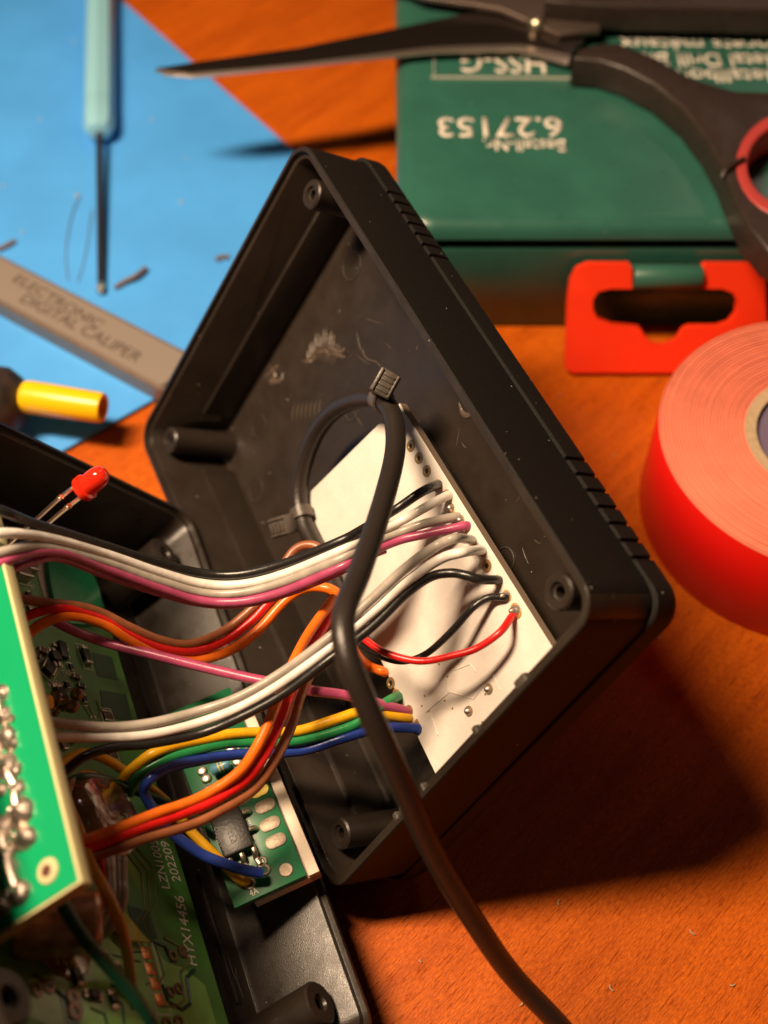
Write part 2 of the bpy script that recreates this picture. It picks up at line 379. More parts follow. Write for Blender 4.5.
def pad(px_, py_, R=.102, solder=False, fl=False, square=False):
    x, y, z = F2.loc(F2.px(px_, py_, WP)); M_ = F2.M(x, y, WP)
    bm = NB()
    if square: box(bm, M_, (-.09, -.08, -.01), (.09, .08, .012), .004)
    else: lathe(bm, M_, [(R*.42, -.05), (R*.42, .008), (R*.5, .014), (R*.95, .014), (R, .002)], 24)
    p = build('pad', bm, pad_m, wb)
    bm = NB(); lathe(bm, M_, [(R*.43, .003), (0, .003)], 20); build('hole', bm, hole_m, p)
    if solder:
        bm = NB(); lathe(bm, M_, [(R*.85, .01), (R*.7, .05), (R*.35, .08), (0, .09)], 20); build('solder_joint', bm, SOLDER(), p)
    if fl:
        bm = NB(); lathe(bm, M_ @ Matrix.Diagonal((1, .8, 1, 1)), [(R*1.3, .003), (R*1.1, .02), (R*.5, .03), (0, .03)], 18); build('flux', bm, flux, p)
        bm = NB(); lathe(bm, M_, [(R*1.0, .01), (R*.8, .045), (R*.5, .09), (R*.3, .13), (0, .14)], 16)
        for v in bm.verts: v.co += Vector((random.uniform(-1, 1), random.uniform(-1, 1), 0))*.008
        build('solder_joint', bm, SOLDER(), p, angle=80)
for p in ((411, 446), (419, 458), (427, 471), (487, 566)): pad(*p)
for p in ((469, 711), (489, 689)): pad(*p, R=.085, solder=True)
pad(391, 683)
for p in ((451, 508), (461, 520)): pad(*p, R=.08, solder=True)
for p in ((438, 485), (447, 495), (454, 517), (465, 527), (472, 541), (482, 551), (498, 581), (507, 596)): pad(*p, R=.08, fl=True)
pad(516, 611, square=True, fl=True); pad(417, 726, square=True); pad(409, 711); pad(397, 696, fl=True)
# faint relief of tracks under the mask
tr = mat('track_relief', (.70, .64, .56), .4, bump=.1)
def track(pts, wd=.018):
    bm = NB(); P = [F2.px(a, b, WP+.001) for a, b in pts]
    for a, b in zip(P, P[1:]): tube(bm, [a, b], wd, 6)
    build('track', bm, pcbw, wb)
track([(430, 712), (438, 735)]); track([(426, 712), (450, 692), (474, 699), (484, 684)], .012); track([(448, 680), (449, 692)])
track([(455, 670), (470, 664), (476, 672)], .012); track([(492, 672), (500, 690)], .012)
for k in range(10):
    a, b = random.uniform(420, 500), random.uniform(650, 740)
    x, y, z = F2.loc(F2.px(a, b, WP))
    if x > .6 and yr1+.1 < y < yl-.1:
        bm = NB(); lathe(bm, F2.M(x, y, WP), [(.02, .0), (.016, .008), (0, .01)], 10); build('via', bm, pad_m, wb)

# ================================================================ WIRES
def wire(parent, name, P, r, c, lab=None, cat=None, group=None, tip=True):
    bm = NB(); a, f, g = random.uniform(0, 6), random.uniform(7, 13), random.uniform(17, 29)
    P = [Vector(P[0])]+[Vector(p)+Vector((random.uniform(-1, 1), random.uniform(-1, 1), random.uniform(-1, 1)))*.010 for p in P[1:-2]]+[Vector(p) for p in P[-2:]]
    tube(bm, P, lambda t: r*(1+.03*math.sin(a+f*t)+.02*math.sin(a*2+g*t)), 14, 10); o = build(name, bm, wm(c), parent)
    if lab: tag(o, lab, cat, group)
    return o
def interp(keys, x):
    if x <= keys[0][0]: return keys[0][1]
    for (a, za), (b, zb) in zip(keys, keys[1:]):
        if x <= b: return za+(zb-za)*(x-a)/(b-a)
    return keys[-1][1]
def path(pts, keys, end=None, start=None):
    P = [pz(a, b, interp(keys, a)) for a, b in pts]
    if end: P += [F2.px(*end, WP+.07), F2.px(end[0]+2, end[1]+1, WP-.02)]
    return P
GR = 'ribbon and hook-up wires between the case halves'
WR = .076
K1 = [(0, 17.2), (50, 17.9), (104, 18.7), (156, 19.3), (200, 19.7), (240, 19.7), (284, 19.5), (340, 19.1), (400, 19.5), (430, 19.4), (460, 19.3)]
r1 = empty('ribbon_cable', pz(200, 590, 19.7), 'upper ribbon cable of black, white, grey and purple wires arching to the white board', 'ribbon cable', GR)
wire(r1, 'strand', path([(-40, 497), (0, 510), (34, 524), (104, 545), (156, 562), (200, 573), (240, 574), (284, 564), (340, 541), (363, 529), (395, 510), (420, 492)], K1, (437, 485)), WR, 'black')
wire(r1, 'strand', path([(-40, 538), (0, 533), (50, 538), (104, 553), (156, 571), (200, 583), (240, 584), (284, 574), (340, 551), (363, 538), (398, 522), (425, 508)], K1, (447, 496)), WR, 'white')
wire(r1, 'strand', path([(-40, 560), (0, 552), (40, 547), (104, 562), (156, 580), (200, 592), (240, 593), (284, 582), (340, 559), (363, 547), (398, 533), (425, 524)], K1, (455, 517)), WR, 'grey')
wire(r1, 'strand', path([(-40, 578), (0, 563), (30, 553), (60, 552), (104, 567), (156, 587), (200, 600), (240, 602), (284, 591), (340, 568), (363, 556), (398, 541), (430, 533)], K1, (464, 526)), WR, 'purple')
wire(r1, 'strand', path([(-40, 590), (0, 575), (30, 562), (60, 559), (104, 574), (156, 592), (200, 603), (240, 605), (284, 594), (340, 571), (363, 559), (385, 550)], [(a, z+.10) for a, z in K1]), WR*.8, 'purple')
K2 = [(40, 17.0), (52, 17.3), (104, 17.9), (200, 18.4), (284, 18.3), (330, 18.2), (371, 18.3), (406, 18.5), (437, 18.7), (470, 18.5)]
r2 = empty('ribbon_cable', pz(200, 725, 18.4), 'middle ribbon cable of grey, white and black wires sweeping down left under the thick cable', 'ribbon cable', GR)
wire(r2, 'strand', path([(20, 716), (52, 722), (104, 727), (150, 723), (201, 711), (242, 696), (284, 671), (330, 637), (367, 603), (406, 567), (437, 546), (456, 538)], K2, (471, 540)), WR, 'grey')
wire(r2, 'strand', path([(10, 736), (52, 737), (104, 738), (150, 734), (201, 722), (242, 706), (284, 682), (330, 648), (371, 614), (406, 582), (440, 559), (462, 552)], K2, (481, 550)), WR, 'white')
wire(r2, 'strand', path([(40, 795), (60, 777), (84, 757), (117, 747), (150, 744), (201, 733), (242, 717), (284, 694), (330, 660), (371, 627), (406, 594), (430, 577), (450, 573), (466, 575), (480, 579)], K2, (497, 580)), WR*.95, 'black')
K3 = [(0, 18.8), (21, 19.2), (65, 19.5), (104, 19.9), (161, 20.4), (205, 20.8), (242, 21.0), (300, 21.2), (330, 21.0)]
r3 = empty('ribbon_cable', pz(200, 650, 20.8), 'folded ribbon cable of brown, red and orange wires passing behind the upper ribbon', 'ribbon cable', GR)
wire(r3, 'strand', path([(-5, 590), (13, 597), (40, 602), (80, 607), (104, 613), (130, 627), (161, 640), (190, 644), (222, 632), (249, 612), (270, 590), (282, 568), (296, 549), (312, 545), (326, 553)], K3), WR, 'brown')
wire(r3, 'strand', path([(5, 630), (21, 620), (40, 612), (65, 608), (104, 619), (130, 635), (161, 648), (192, 651), (224, 641), (252, 621), (276, 596), (300, 582), (322, 585)], K3), WR, 'red')
wire(r3, 'strand', path([(5, 655), (26, 636), (45, 622), (70, 616), (104, 624), (130, 640), (161, 655), (195, 660), (230, 650), (258, 630), (284, 602), (305, 588), (326, 588), (342, 596)], K3), WR*1.15, 'orange')
K4 = [(60, 16.9), (157, 17.5), (206, 17.9), (237, 18.1), (260, 18.4), (275, 18.7), (292, 19.1), (309, 19.5), (336, 20.2)]
r4 = empty('ribbon_cable', pz(200, 810, 17.9), 'lower ribbon cable of orange, red and brown wires nearest the camera', 'ribbon cable', GR)
wire(r4, 'strand', path([(60, 848), (82, 841), (102, 835), (157, 813), (180, 806), (206, 795), (237, 774), (255, 752), (268, 724), (280, 694), (292, 665), (309, 633), (334, 598)], K4), WR*1.05, 'orange')
wire(r4, 'strand', path([(60, 853), (82, 848), (102, 843), (150, 824), (183, 814), (213, 801), (246, 780), (265, 755), (279, 724), (290, 694), (303, 662), (320, 633), (338, 605)], K4), WR*1.05, 'red')
wire(r4, 'strand', path([(60, 861), (84, 857), (104, 852), (144, 838), (190, 824), (220, 810), (254, 788), (275, 760), (290, 728), (301, 697), (314, 665), (328, 636), (342, 608)], K4), WR*1.05, 'brown')
K5 = [(40, 19.6), (104, 20.2), (222, 20.0), (300, 19.7), (358, 19.9), (400, 20.1)]
wire(None, 'hookup_wire', path([(50, 618), (73, 630), (104, 642), (156, 655), (200, 667), (240, 676), (270, 682), (309, 690), (340, 694), (358, 698), (385, 705)], K5, (406, 711)), WR*1.1, 'purple',
     'single pinkish purple wire running straight from the left board to the lower white board edge', 'wire', GR)
K6 = [(120, 18.9), (155, 18.9), (206, 19.3), (245, 19.6), (297, 19.8), (347, 19.9), (400, 20.1)]
r6 = empty('ribbon_cable', pz(220, 745, 19.4), 'ribbon cable of yellow, green and blue wires ending at the white board corner', 'ribbon cable', GR)
wire(r6, 'strand', path([(118, 790), (126, 776), (140, 762), (155, 753), (180, 744), (206, 739), (233, 734), (258, 732), (297, 731), (336, 719), (360, 712), (385, 714)], K6, (407, 718)), WR*1.1, 'yellow')
wire(r6, 'strand', path([(128, 795), (134, 782), (146, 771), (169, 757), (200, 749), (225, 744), (245, 742), (297, 741), (347, 727), (368, 716), (385, 703)], K6, (397, 697)), WR*1.1, 'green')
wire(r6, 'strand', [pz(a, b, z) for a, b, z in ((262, 873, 19.0), (240, 869, 18.9), (206, 857, 18.9), (186, 844, 18.9), (169, 830, 18.9), (152, 808, 18.8), (144, 792, 18.7), (150, 779, 18.6), (169, 768, 18.8), (200, 760, 19.2), (232, 755, 19.5), (284, 753, 19.8), (310, 749, 19.9), (347, 737, 19.9), (381, 728, 20.0))]+[F2.px(414, 728, WP+.08), F2.px(418, 730, WP)], WR*1.1, 'blue')
GY = 'loose wires over the main board'
wire(None, 'hookup_wire', [pz(a, b, z) for a, b, z in ((55, 775, 18), (64, 763, 18.2), (82, 753, 18.5), (102, 758, 18.8), (126, 771, 19.2), (150, 788, 19.4), (170, 806, 19.3), (190, 830, 19.2), (215, 856, 19.1), (240, 880, 19.1), (249, 879, 19.15))], WR, 'yellow',
     'yellow wire looping under the ribbons to the little green board', 'wire', GY)
wire(None, 'hookup_wire', [pz(a, b, z) for a, b, z in ((60, 800, 17.8), (63, 786, 18), (82, 777, 18.2), (109, 781, 18.6), (134, 791, 18.95), (165, 802, 19.2), (185, 810, 19.3), (205, 825, 19.4))], WR*.9, 'dark_green',
     'thin dark green wire arching over the glossy brown coil', 'wire', GY)
wire(None, 'hookup_wire', [pz(a, b, z) for a, b, z in ((58, 780, 17.0), (65, 795, 17.2), (80, 832, 17.3), (91, 864, 16.8), (109, 898, 16.4), (123, 935, 16.4), (131, 975, 16.8), (134, 1024, 16.8), (134, 1080, 16.8))], WR, 'ochre',
     'mustard yellow wire running down the left beside the dark green one', 'wire', GY)
wire(None, 'hookup_wire', [pz(a, b, z) for a, b, z in ((46, 870, 15.4), (62, 904, 15.4), (86, 941, 15.5), (117, 977, 15.8), (146, 1013, 16.1), (170, 1060, 16.5))], WR*1.15, 'dark_green',
     'thick dark green wire hanging from the front board corner down to the bottom edge', 'wire', GY)
GS = 'short wires soldered to the white board'
wire(None, 'hookup_wire', [F2.px(517, 612, WP+.01), F2.px(512, 616, WP+.07), F2.px(500, 632, WP+.35), pz(478, 647, 18.3), pz(455, 655, 18.4), pz(420, 661, 18.6), pz(385, 653, 18.8), pz(362, 637, 19.1), pz(345, 622, 19.4)], WR*.74, 'red',
     'short bright red wire curving across the white board', 'wire', GS)
wire(None, 'hookup_wire', [F2.px(508, 597, WP-.01), F2.px(504, 597, WP+.06), F2.px(489, 598, WP+.15), pz(472, 608, 18.75), pz(450, 633, 18.9), pz(425, 655, 19.2), pz(400, 661, 19.2), pz(372, 652, 19.3), pz(352, 635, 19.4), pz(340, 622, 19.6)], WR*.74, 'black',
     'thin black wire running beside the red one on the white board', 'wire', GS)
wire(None, 'hookup_wire', [F2.px(386, 673, WP), F2.px(381, 671, WP+.1), F2.px(368, 666, WP+.18), pz(356, 655, 20.4), pz(346, 636, 20.6), pz(340, 618, 20.9)], WR*1.1, 'orange',
     'short orange wire stub at the left edge of the white board', 'wire', GS)
for k, (cx, cy, zz, col_) in enumerate(((60, 790, 18.4, 'black'),)):
    pass
# thick cable
cab = empty('power_cable', pz(400, 780, 15.8), 'thick black round cable looped inside the case and hanging out over its edge', 'cable')
CP = [(640, 1130, 18.95), (600, 1075, 18.85), (560, 1026, 18.6), (513, 976, 18.1), (480, 930, 17.5), (437, 860, 16.7), (409, 800, 16.1), (386, 748, 15.7), (363, 697, 15.5), (347, 655, 15.5), (344, 614, 15.8), (361, 569, 16.6), (382, 506, 17.9), (395, 452, 19.1), (393, 418, 19.8), (382, 401, 20.2)
      ]
CR = [(360, 399, 1.22), (335, 410, 1.12), (316, 433, 1.02), (303, 467, .98), (299, 498, .98), (305, 525, .98), (318, 552, 1.0), (333, 585, 1.05), (346, 615, 1.1), (352, 650, 1.05)]
bm = NB(); tube(bm, [pz(*p) for p in CP]+[F2.px(*p) for p in CR], .160, 20, 10); build('cable_sheath', bm, CABLE(), cab)
TIE = lambda: mat('nylon_tie', (.085, .070, .058), .34, bump=.3, bscale=30, var=.2)
def ziptie(hp, band, R, dirn, lab):
    t = empty('cable_tie', hp, lab, 'cable tie', 'cable ties on the cable loop')
    M_ = axisM(hp, dirn, up=(CAM-hp).normalized())
    bm = NB(); t0 = bmesh.new()
    bmesh.ops.create_cube(t0, size=1, matrix=Matrix.Diagonal((.36, .42, .42, 1)))
    bmesh.ops.bevel(t0, geom=t0.edges[:], offset=.035, segments=2, affect='EDGES', profile=.5); t0.transform(M_); merge(bm, t0); hd = build('head', bm, TIE(), t)
    bm = NB()
    for k in range(4): box(bm, M_, (-.10, .15, -.15+k*.085), (.10, .235, -.11+k*.085), .01)
    box(bm, M_, (-.155, .19, -.19), (-.12, .24, .19), .01); box(bm, M_, (.12, .19, -.19), (.155, .24, .19), .01)
    build('pawl_ridges', bm, TIE(), hd)
    for c, ax in band:
        bm = NB(); Mb = axisM(c, ax); lathe(bm, Mb, [(R, -.11), (R+.035, -.10), (R+.035, .10), (R, .11)], 32, closed=True); build('strap', bm, TIE(), t)
    return t
p = pz(385, 384, 19.9)
ziptie(p, [(pz(381, 400, 20.2), pz(393, 412, 19.9)-pz(372, 398, 20.5))], .165, pz(392, 372, 19.9)-pz(378, 397, 19.9), 'black cable tie with its square head at the top of the cable loop')
p = F2.px(285, 525, 1.25)
ziptie(p, [(F2.px(302, 514, .98), F2.px(306, 526, .98)-F2.px(299, 500, .98))], .175, F2.px(272, 528, 1.15)-F2.px(300, 520, 1.0), 'black cable tie with its square head at the left side of the cable loop')

# ================================================================ MAIN BOARD (green) IN THE LOWER LEFT HALF
GZ = .62
grn = mat('green_solder_mask', (.09, .27, .055), .32, spec=.5, coat=.3, var=.18, vscale=1.5, bump=.08, bscale=18)
grn_l = mat('green_copper_fill_lit', (.26, .56, .13), .32, spec=.5, coat=.3, var=.15, vscale=2, bump=.08, bscale=18)  # pale copper fill, green brightened to stand in for lamplight on the board
grn_d = mat('green_bare_mask', (.014, .075, .03), .3, coat=.3)
silk = mat('silkscreen_white', (.85, .82, .74), .6)
mb = empty('circuit_board', F1.P(5, 4, .2), 'dark green main circuit board with tiny chips and copper pads', 'circuit board')
ya = F1.loc(F1.px(115, 648, GZ))[1]; yb = F1.loc(F1.px(229, 1024, GZ))[1]
ye = (ya+yb)/2; print('PCB1 edge', ya, yb)
bm = NB(); prism(bm, [[F1.P(.3, yb, GZ), F1.P(9.0, ya-.03, GZ), F1.P(9.0, 6.9, GZ), F1.P(.3, 6.9, GZ)]], F1.z, .16, .01); build('board', bm, grn, mb, smooth=False)
bm = NB(); lo = smooth_loop([F1.px(a, b, GZ+.10) for a, b in ((62, 555), (84, 562), (97, 582), (104, 612), (100, 622), (62, 618), (48, 560))], 4); prism(bm, [lo], F1.z, .1, .01)
build('raised_panel', bm, mat('bright_green_mask', (.012, .30, .12), .35, coat=.3, var=.1), mb)
def patch(pts, m, name='copper_fill', c=.008, th=.007, b=0): 
    bm = NB(); prism(bm, [[F1.px(a, b_, GZ+c) for a, b_ in pts]], F1.z, th, b); return build(name, bm, m, mb, smooth=False)
patch([(100, 690), (126, 694), (133, 722), (104, 716)], grn_d); patch([(92, 652), (112, 657), (118, 680), (98, 676)], grn_d)
patch([(28, 980), (60, 972), (84, 935), (104, 932), (150, 942), (166, 962), (184, 968), (205, 985), (224, 1050), (28, 1050)], grn_l, c=.004)
patch([(60, 995), (72, 986), (84, 1010), (78, 1030), (66, 1024)], grn_d, c=.010); patch([(128, 905), (150, 912), (158, 938), (134, 934)], grn_d, c=.010)
patch([(34, 561), (48, 558), (59, 600), (44, 598)], mat('tinned_strip', (.50, .40, .34), .4, .3, bump=.3), 'tinned_strip', .012)
gold = mat('tan_track', (.20, .22, .07), .4)
def trk(pts, wd=.018, m=None):
    bm = NB(); P = [F1.px(a, b, GZ+.002) for a, b in pts]
    for a, b in zip(P, P[1:]): tube(bm, [a, b], wd, 6)
    build('track', bm, m or grn_l, mb)
for d in (0, 6, 12):
    trk([(136-d, 848+d*.2), (153-d, 868+d*.4), (156-d, 905+d*.3), (148-d, 918+d*.3), (164-d, 975+d*.5), (158-d, 985)], .016, gold)
trk([(164, 938), (182, 948), (189, 962), (180, 973), (184, 1000), (176, 1007), (160, 1006)], .022, gold)
trk([(79, 690), (88, 705), (94, 718), (88, 724)], .016, gold); trk([(74, 688), (82, 704), (90, 717)], .012, gold); trk([(96, 700), (100, 712), (96, 722)], .014, gold)
trk([(112, 940), (124, 952), (146, 952)], .016, grn_d); trk([(112, 955), (140, 962)], .016, grn_d); trk([(110, 985), (128, 990), (132, 1010)], .02, grn_d); trk([(110, 998), (122, 1004), (124, 1024)], .02, grn_d); trk([(34, 975), (50, 985), (66, 1000), (70, 1020)], .03, grn_d); trk([(90, 1008), (104, 1014), (108, 1030)], .02, grn_d)
trk([(162, 985), (168, 1002), (182, 1010), (190, 1004), (186, 978), (194, 970)], .03, grn_d); trk([(150, 940), (164, 946), (172, 962)], .03, grn_d)
for k, (a, b) in enumerate(((146, 953), (150, 969), (155, 984), (160, 1000))):
    x, y, z = F1.loc(F1.px(a, b, GZ)); bm = NB(); box(bm, F1.M(x, y, GZ), (-.09, -.095, 0), (.09, .095, .015), .004); build('copper_pad', bm, COPPER(), mb)
def outline(a, b, hx, hy, ang=0):
    x, y, z = F1.loc(F1.px(a, b, GZ)); M_ = F1.M(x, y, GZ+.006) @ Matrix.Rotation(ang, 4, 'Z'); t = .014; bm = NB()
    for c0, c1 in (((-hx, -hy), (hx, -hy+t)), ((-hx, hy-t), (hx, hy)), ((-hx, -hy+t), (-hx+t, hy-t)), ((hx-t, -hy+t), (hx, hy-t))): box(bm, M_, (*c0, 0), (*c1, .004))
    build('silkscreen_outline', bm, silk, mb, smooth=False)
outline(154, 977, .55, .15)
chip_m = mat('chip_resin', (.018, .016, .015), .4, bump=.2); cap_m = mat('ceramic_brown', (.13, .065, .035), .4, var=.2)
def smd(a, b, hx, hy, h, m, ang=0, pins=0, ol=False):
    x, y, z = F1.loc(F1.px(a, b, GZ)); M_ = F1.M(x, y, GZ) @ Matrix.Rotation(ang, 4, 'Z')
    bm = NB(); box(bm, M_, (-hx*.72, -hy, .005), (hx*.72, hy, h), .008); o = build('chip', bm, m, mb)
    if pins:
        bm = NB()
        for k in range(pins):
            yy = -hy+(2*k+1)*hy/pins
            for s in (-1, 1): box(bm, M_, (s*hx*1.05-.05, yy-.03, 0), (s*hx*1.05+.05, yy+.03, h*.5), .006)
        build('pins', bm, SOLDER(), o)
    else:
        for s in (-1, 1):
            bm = NB(); box(bm, M_, (min(s*hx*.70, s*hx), -hy*1.02, 0), (max(s*hx*.70, s*hx), hy*1.02, h*1.04), .01); build('end_cap', bm, SOLDER(), o)
    if ol: outline(a, b, hx*1.5, hy*1.45, ang)
smd(18, 573, .16, .16, .16, cap_m, .1, ol=True); smd(26, 566, .16, .12, .14, cap_m, .1)
smd(60, 652, .11, .16, .1, chip_m, 1.5, 2); smd(53, 658, .12, .1, .1, chip_m, .2, 2, True); smd(84, 657, .17, .075, .09, chip_m, .1, 0, True)
smd(46, 670, .13, .11, .1, chip_m, .95, 0, True); smd(41, 652, .09, .05, .07, cap_m, 1.4); smd(34, 656, .09, .05, .07, cap_m, 1.2)
smd(75, 678, .08, .04, .06, cap_m, 1.5); smd(80, 687, .08, .04, .06, chip_m, 1.5); smd(76, 693, .08, .04, .06, cap_m, 1.5); smd(83, 700, .08, .045, .06, chip_m, .1, 0, True)
smd(107, 716, .10, .10, .03, cap_m, .1, 0, True); smd(112, 755, .10, .10, .03, cap_m, .1, 0, True); smd(100, 733, .09, .05, .06, cap_m, .2)
smd(70, 668, .07, .04, .05, chip_m, .2, 0, True); smd(66, 686, .07, .04, .05, chip_m, .2); smd(60, 697, .2, .1, .08, chip_m, .2, 3)
smd(75, 978, .13, .07, .08, chip_m, .2, 0, True); smd(92, 996, .11, .06, .08, chip_m, 1.4, 2); smd(105, 958, .07, .05, .05, cap_m, .2, 0, True)
smd(118, 970, .08, .05, .05, cap_m, .2, 0, True); smd(112, 1000, .09, .05, .06, chip_m, .1, 2)
smd(62, 745, .1, .06, .06, cap_m, .3); smd(70, 740, .08, .05, .06, SOLDER(), .9)
smd(28, 596, .07, .05, .06, cap_m, .3); smd(38, 626, .08, .05, .06, cap_m, .3); smd(30, 610, .08, .05, .05, SOLDER(), .3)
pinm = mat('plated_hole', (.24, .14, .10), .35, .7)
for a, b, R in ((36, 990, .10), (48, 987, .10), (72, 998, .11), (74, 1012, .12), (170, 992, .09), (178, 989, .09), (172, 956, .10), (182, 952, .10), (52, 582, .12), (166, 1024, .1), (178, 1022, .1), (12, 571, .13)):
    x, y, z = F1.loc(F1.px(a, b, GZ)); bm = NB(); lathe(bm, F1.M(x, y, GZ), [(R, 0), (R*.9, .03), (R*.5, .03), (R*.42, -.02), (0, -.02)], 20); build('plated_hole', bm, pinm if a != 12 and a != 52 else SOLDER(), mb)
text('board_number', 'HYX14456', F1, GZ, (197, 966), (183, 897), (188, 968), silk, mb)
text('board_number', 'LZN1005', F1, GZ, (170, 889), (157, 841), (162, 890), silk, mb)
text('board_number', '202209', F1, GZ, (181, 882), (168, 842), (173, 883), silk, mb)
text('board_number', 'C18', F1, GZ, (33, 590), (27, 585), (30, 583), silk, mb); text('board_number', '220', F1, GZ, (27, 650), (34, 657), (31, 645), silk, mb)
for a, b, s, dx, dy in ((63, 676, 'C47', 9, 1), (63, 690, 'C42', 9, 1), (50, 688, 'R57', 9, -4), (92, 722, 'C7', 6, 1)):
    text('board_number', s, F1, GZ, (a, b), (a+dx, b+dy), (a+1, b-6), silk, mb)
# glossy coil, transformer, jumper of flat wires
amber = mat('amber_tape', (.36, .16, .045), .14, coat=1, bump=.7, bscale=3.5, var=.5, vscale=2.5)
darkgl = mat('dark_brown_resin', (.06, .032, .016), .08, coat=1, bump=1, bscale=4.5, col2=(.22, .12, .04), vscale=3)
cx, cy, cz = F1.loc(F1.px(105, 812, 1.0))
coil = empty('coil', F1.P(cx, cy, GZ), 'round glossy dark brown coil on the green board behind the crossing orange wire', 'coil')
bm = NB(); lathe(bm, F1.M(cx, cy, GZ), [(.62, 0), (.64, .1), (.62, .38), (.5, .5), (.25, .54), (0, .53)], 48)
for v in bm.verts: v.co += Vector((math.sin(v.co.x*9+v.co.y*4), math.cos(v.co.y*8), math.sin(v.co.z*11+v.co.x*5)))*.02
build('winding', bm, darkgl, coil)
bm = NB(); torus(bm, F1.M(cx, cy, GZ+.35), .66, .05, 40, 8); build('rim', bm, amber, coil)
cx, cy, cz = F1.loc(F1.px(62, 925, 1.1))
trf = empty('transformer', F1.P(cx, cy, GZ), 'copper coloured wound transformer with amber tape below the front board corner', 'transformer')
Mt = axisM(pz(52, 925, 16.0), pz(92, 922, 16.15)-pz(52, 925, 16.0))
bm = NB(); lathe(bm, Mt, [(0, -.5), (.36, -.48), (.4, -.4)]+[(.40+.012*(k % 2), -.4+.04*k) for k in range(24)]+[(.38, .58), (.3, .62), (0, .62)], 40); build('winding', bm, mat('copper_winding', (.50, .24, .11), .25, .2, coat=1, var=.4, vscale=4, bump=.4, bscale=5), trf)
bm = NB(); lathe(bm, axisM(pz(58, 950, 16.45), F1.z), [(.0, -.2), (.46, -.2), (.50, -.1), (.50, .08), (.44, .14), (0, .16)], 40); build('bobbin', bm, amber, trf)
bm = NB()
for k in range(3): tube(bm, [pz(52+k*7, 946, 16.15), pz(56+k*7, 958, 16.12), pz(60+k*7, 966, 16.2)], .06, 8, 4)
build('terminals', bm, mat('brass', (.55, .30, .06), .22, 1), trf)
fl = empty('ribbon_cable', pz(100, 890, 18), 'short stiff flat cable of grey, white and red wires beside the glossy coil', 'ribbon cable', GY)
for k, c in enumerate(('red', 'grey', 'white', 'grey', 'grey')):
    P = [pz(102+k*5.5, 858, 17.7), pz(104+k*5, 878, 17.2), pz(104+k*5, 900, 17.0), pz(97+k*4, 918+k*2, 17.0), pz(86+k*3, 928+k*3, 17.1)]
    bm = NB(); tube(bm, P, .05, 8, 6); build('strand', bm, wm(c), fl)
amb2 = tag(build('foil_scrap', (lambda b_: (prism(b_, [[F1.px(a, b, GZ+.12) for a, b in ((120, 905), (140, 930), (150, 942), (128, 940), (112, 928))]], F1.z, .03, .008), b_)[1])(NB()), mat('yellow_tape', (.45, .42, .02), .35, coat=.4)), 'small piece of yellow-green tape on the board beside the copper pads', 'tape piece')
# solder-dipped connector cluster under the ribbon
random.seed(11)
bm = NB()
for k in range(10):
    c = pz(random.uniform(50, 84), random.uniform(692, 716), random.uniform(18.6, 19.2)); lathe(bm, Matrix.Translation(c), [(0, -.1), (.09, -.06), (.11, 0), (.08, .07), (0, .1)], 14)
tag(build('hot_glue_blob', bm, darkgl), 'lumpy dark glossy glue blob where wires meet the main board', 'glue blob')
bm = NB()
lathe(bm, axisM(pz(43, 703, 17.9), (1, 0, .3)), [(0, -.17), (.1, -.13), (.13, 0), (.1, .12), (0, .16)], 16)
tag(build('capacitor', bm, mat('yellow_bead', (.85, .38, .01), .5, bump=.9, bscale=10)), 'tiny bright orange-yellow bead next to the dark glue blob', 'component')

# ================================================================ SMALL GREEN BOARD IN THE MIDDLE
b5 = math.radians(6)
R1v = Vector((.9165, .4, 0))
F3 = Frame(pz(313, 872, 19.2), D1, -(R1v*math.cos(b5)+UP*math.sin(b5)))
sb = empty('circuit_board', F3.P(1.8, .7, -.3), 'narrow small green board with silver oval pads and thick white edge', 'circuit board')
bm = NB(); box(bm, F3.M(), (0, .11, -.12), (3.55, 1.30, .0), .012); build('board', bm, mat('fresh_green_mask', (.012, .15, .055), .3, coat=.4, var=.12, vscale=2), sb)
bm = NB(); box(bm, F3.M(), (-.02, -.10, -.34), (3.0, 1.0, -.125), .02); box(bm, F3.M(), (-.02, -.10, -.34), (3.0, .085, -.03), .02); build('white_edge', bm, mat('foam_white', (.75, .64, .52), .6, bump=.3), sb)
tin = mat('tinned_pad', (.30, .24, .18), .5, .5, bump=.5, bscale=12)
def f3(a, b, c=0): return F3.loc(F3.px(a, b, c))
for a, b in ((286, 870),):
    x, y, z = f3(a, b); bm = NB(); lathe(bm, F3.M(x, y, 0), [(.115, 0), (.10, .02), (0, .02)], 28); build('round_pad', bm, tin, sb)
for a, b, in ((276, 841), (270, 824), (265, 806)):
    x, y, z = f3(a, b); bm = NB(); M_ = F3.M(x, y, 0)
    pts = [(px_, py_) for px_, py_ in rrect(-.105, -.17, .105, .17, .1, 6)]
    loft(bm, M_, [[(p[0], p[1], .0) for p in pts], [(p[0], p[1], .016) for p in pts], [(p[0]*.88, p[1]*.92, .022) for p in pts]], True, True); build('oval_pad', bm, tin, sb)
x, y, z = f3(259, 791); bm = NB(); pts = rrect(-.1, -.16, .1, .16, .1, 6); loft(bm, F3.M(x, y, 0), [[(p[0], p[1], 0) for p in pts], [(p[0], p[1], .02) for p in pts]], True, True); build('oval_pad', bm, mat('gilt_pad', (.45, .33, .06), .4, .5), sb)
for s, a, b in (('D1', 266, 858), ('D2', 258, 836), ('D3', 253, 820)): text('pad_label', s, F3, 0, (a-2, b+4), (a-6, b-6), (a-9, b+5), silk, sb)
text('pad_label', '4A', F3, 0, (251, 897), (259, 893), (250, 890), silk, sb)
x, y, z = f3(234, 836); bm = NB(); box(bm, F3.M(x, y, 0), (-.37, -.25, .03), (.33, .25, .26), .04, 2); rg = build('voltage_regulator', bm, chip_m, sb)
